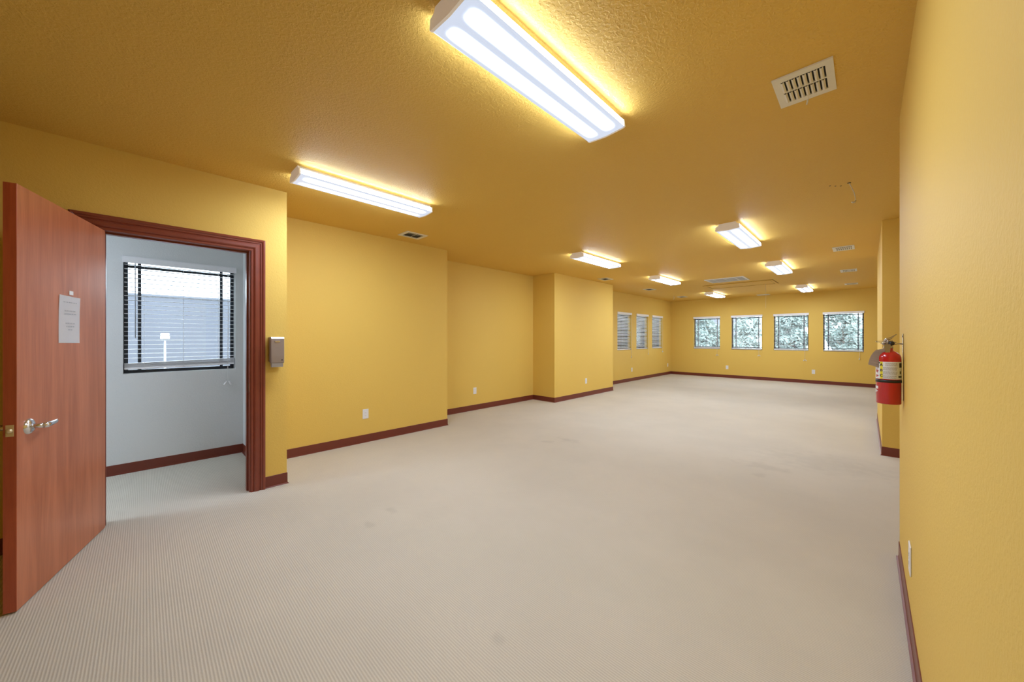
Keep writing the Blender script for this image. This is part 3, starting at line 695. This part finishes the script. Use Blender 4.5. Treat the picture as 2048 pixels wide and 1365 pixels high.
# inspection tag
b2 = bmesh.new(); n = 8; rows = []
for i in range(n+1):
    u = i/n
    c_ = V(-0.026-0.030*math.sin(u*1.35), -0.030-0.010*u, 0.306-0.098*u+0.010*math.sin(u*PI))
    wv = V(0.022+0.003*u, 0.006, 0.004-0.014*u)
    rows.append([b2.verts.new(c_-wv), b2.verts.new(c_), b2.verts.new(c_+wv)])
for a_, b_ in zip(rows, rows[1:]):
    for k in range(2): b2.faces.new((a_[k], a_[k+1], b_[k+1], b_[k]))
bmesh.ops.solidify(b2, geom=list(b2.faces), thickness=0.0006)
m = MB(); m.merge(b2); tg = m.build('inspection_tag', M['tag'], ex); tg['label'] = 'brown card tag hanging at the neck'
m = MB()
for i in range(2, 9):
    u = i/9.0
    c_ = V(-0.026-0.030*math.sin(u*1.35), -0.0318-0.010*u, 0.306-0.098*u+0.010*math.sin(u*PI)); wv = V(0.018+0.003*u, 0.005, 0.004-0.013*u)
    m.tube([c_-wv, c_+wv], 0.0007, 4)
o = m.build('tag_lines', M['labelgrey'], tg)
m = MB(); m.tube([V(-0.010, -0.016, 0.322), V(-0.020, -0.028, 0.318), V(-0.024, -0.030, 0.306)], 0.0009, 6); m.build('tag_string', M['cord'], ex)
# wall bracket: a thing fixed to the wall
bk = thing('wall_bracket', 'thin steel hook bracket holding the red fire extinguisher to the wall', 'bracket', (0.147, 2.955, EZ))
MB().box(-0.0035, -0.0005, -0.012, 0.012, 0.02, 0.392).build('back_strip', M['valve'], bk)
MB().tube([(-0.003, 0, 0.335), (-0.020, -0.002, 0.337), (-0.034, -0.008, 0.332), (-0.042, -0.012, 0.345)], 0.003, 8).build('hook_arm', M['valve'], bk)
MB().tube([(-0.002, 0, 0.378), (-0.006, 0, 0.378)], 0.005, 8).build('screw', M['valve'], bk)

# ------------------------------------------------------------------ outdoors
gm = MB(); gm.box(-70, 60, -60, 90, -3.7, -3.5); go = gm.build('ground', M['ground']); go['kind'] = 'structure'
nb = thing('neighbour_building', 'pale grey building seen beyond the office window', 'building', (-15, 15, -3.5))
MB().box(-8, 0, -27, 31, 0, 6.15).build('wall', M['building'], nb)
MB().box(-8, 1.5, 10, 45, 0, 11.0, 0.05).build('tall_wing', M['building2'], nb)
MB().prism([(0.35, 6.02), (0.35, 6.18), (-4.0, 7.4), (-8.35, 6.18), (-8.35, 6.02)], 'y', -27.3, 31.3).build('roof', M['building'], nb) if False else None
for yy in [k*3.3-26 for k in range(17)]:
    MB().box(0.0, 0.06, yy, yy+0.22, 0.0, 6.0).build('pilaster', M['building2'], nb)
MB().box(0.0, 0.03, -27, 31, 6.09, 6.15).build('parapet_cap', M['building2'], nb)
# parking lot lamp
lm = thing('parking_lamp', 'white lamp post outside, seen through the office blind', 'lamp post', (-11.0, 0.323, -3.5))
MB().lathe([(0, 0), (0.12, 0), (0.12, 0.3), (0.022, 0.32), (0.016, 4.88), (0, 4.88)], 12).build('pole', M['grillewhite'], lm)
MB().box(-0.12, 0.12, -0.075, 0.075, 4.84, 4.905, 0.01).box(-0.12, 0.12, -0.070, 0.070, 4.915, 4.97, 0.01).build('lamp_head', M['grillewhite'], lm)
# trees beyond the end wall
def tree(x, y, hx, zc, hz, n, leafsize, label, mat, seed):
    rnd = random.Random(seed)
    t = thing('tree', label, 'tree', (x, y, -3.5), group='trees beyond the end wall windows')
    zc += 3.1; hz += 0.7
    m = MB(); m.tube([(0, 0, 0), (0.1, 0.05, 2), (0.0, 0.0, zc-0.5), (0.1, 0, zc+hz*0.7)], 0.2, 8, radii=[0.22, 0.17, 0.12, 0.04])
    for k in range(7):
        a = rnd.uniform(0, 2*PI); z0 = rnd.uniform(zc-hz*0.6, zc+hz*0.3); e = rnd.uniform(0.5, hx*0.75)
        m.tube([(0, 0, z0), (math.cos(a)*e*0.5, math.sin(a)*e*0.5, z0+0.4), (math.cos(a)*e, math.sin(a)*e, z0+0.8)], 0.06, 6, radii=[0.07, 0.045, 0.02])
    m.build('trunk', M['bark'], t)
    vs, fs = [], []
    cl = []
    while len(cl) < 60:
        q = Vector((rnd.uniform(-1, 1), rnd.uniform(-1, 1), rnd.uniform(-1, 1)))
        if q.length < 1: cl.append((q.x*(hx-0.6), q.y*(hx-0.6), zc+q.z*(hz-0.5), rnd.uniform(0.35, 0.6)))
    for _ in range(n):
        cx, cy, cz, cr = rnd.choice(cl)
        d = Vector((rnd.gauss(0, 1), rnd.gauss(0, 1), rnd.gauss(0, 1))).normalized()*cr*(rnd.random()**0.4)
        p = Vector((cx, cy, cz))+d
        u = Vector((rnd.gauss(0, 1), rnd.gauss(0, 1), rnd.gauss(0, 1))).normalized(); v = u.orthogonal().normalized()
        s = leafsize*rnd.uniform(0.6, 1.3); i = len(vs)
        vs += [p-u*s, p+v*s*0.45, p+u*s, p-v*s*0.45]; fs.append((i, i+1, i+2, i+3))
    me = bpy.data.meshes.new('foliage'); me.from_pydata([tuple(q) for q in vs], [], fs); me.materials.append(mat)
    o = bpy.data.objects.new('foliage', me); COL.objects.link(o); o.parent = t; o['kind'] = 'stuff'
for i, (x, y, hx, zc, hz, mat, lab) in enumerate((
    (-11.6, 40, 1.75, 1.3, 2.3, 'leaf', 'leafy tree beyond the end wall window nearest the left corner'),
    (-8.1, 40, 1.75, 1.9, 2.6, 'leaf2', 'pale leafy tree beyond the second end wall window'),
    (-4.7, 40, 1.75, 2.2, 2.9, 'leaf', 'leafy tree beyond the third end wall window'),
    (-1.3, 40, 1.75, 1.6, 2.5, 'leaf', 'leafy tree beyond the end wall window nearest the right column'))):
    tree(x, y, hx, zc, hz, 11000, 0.17, lab, M[mat], 11+i)
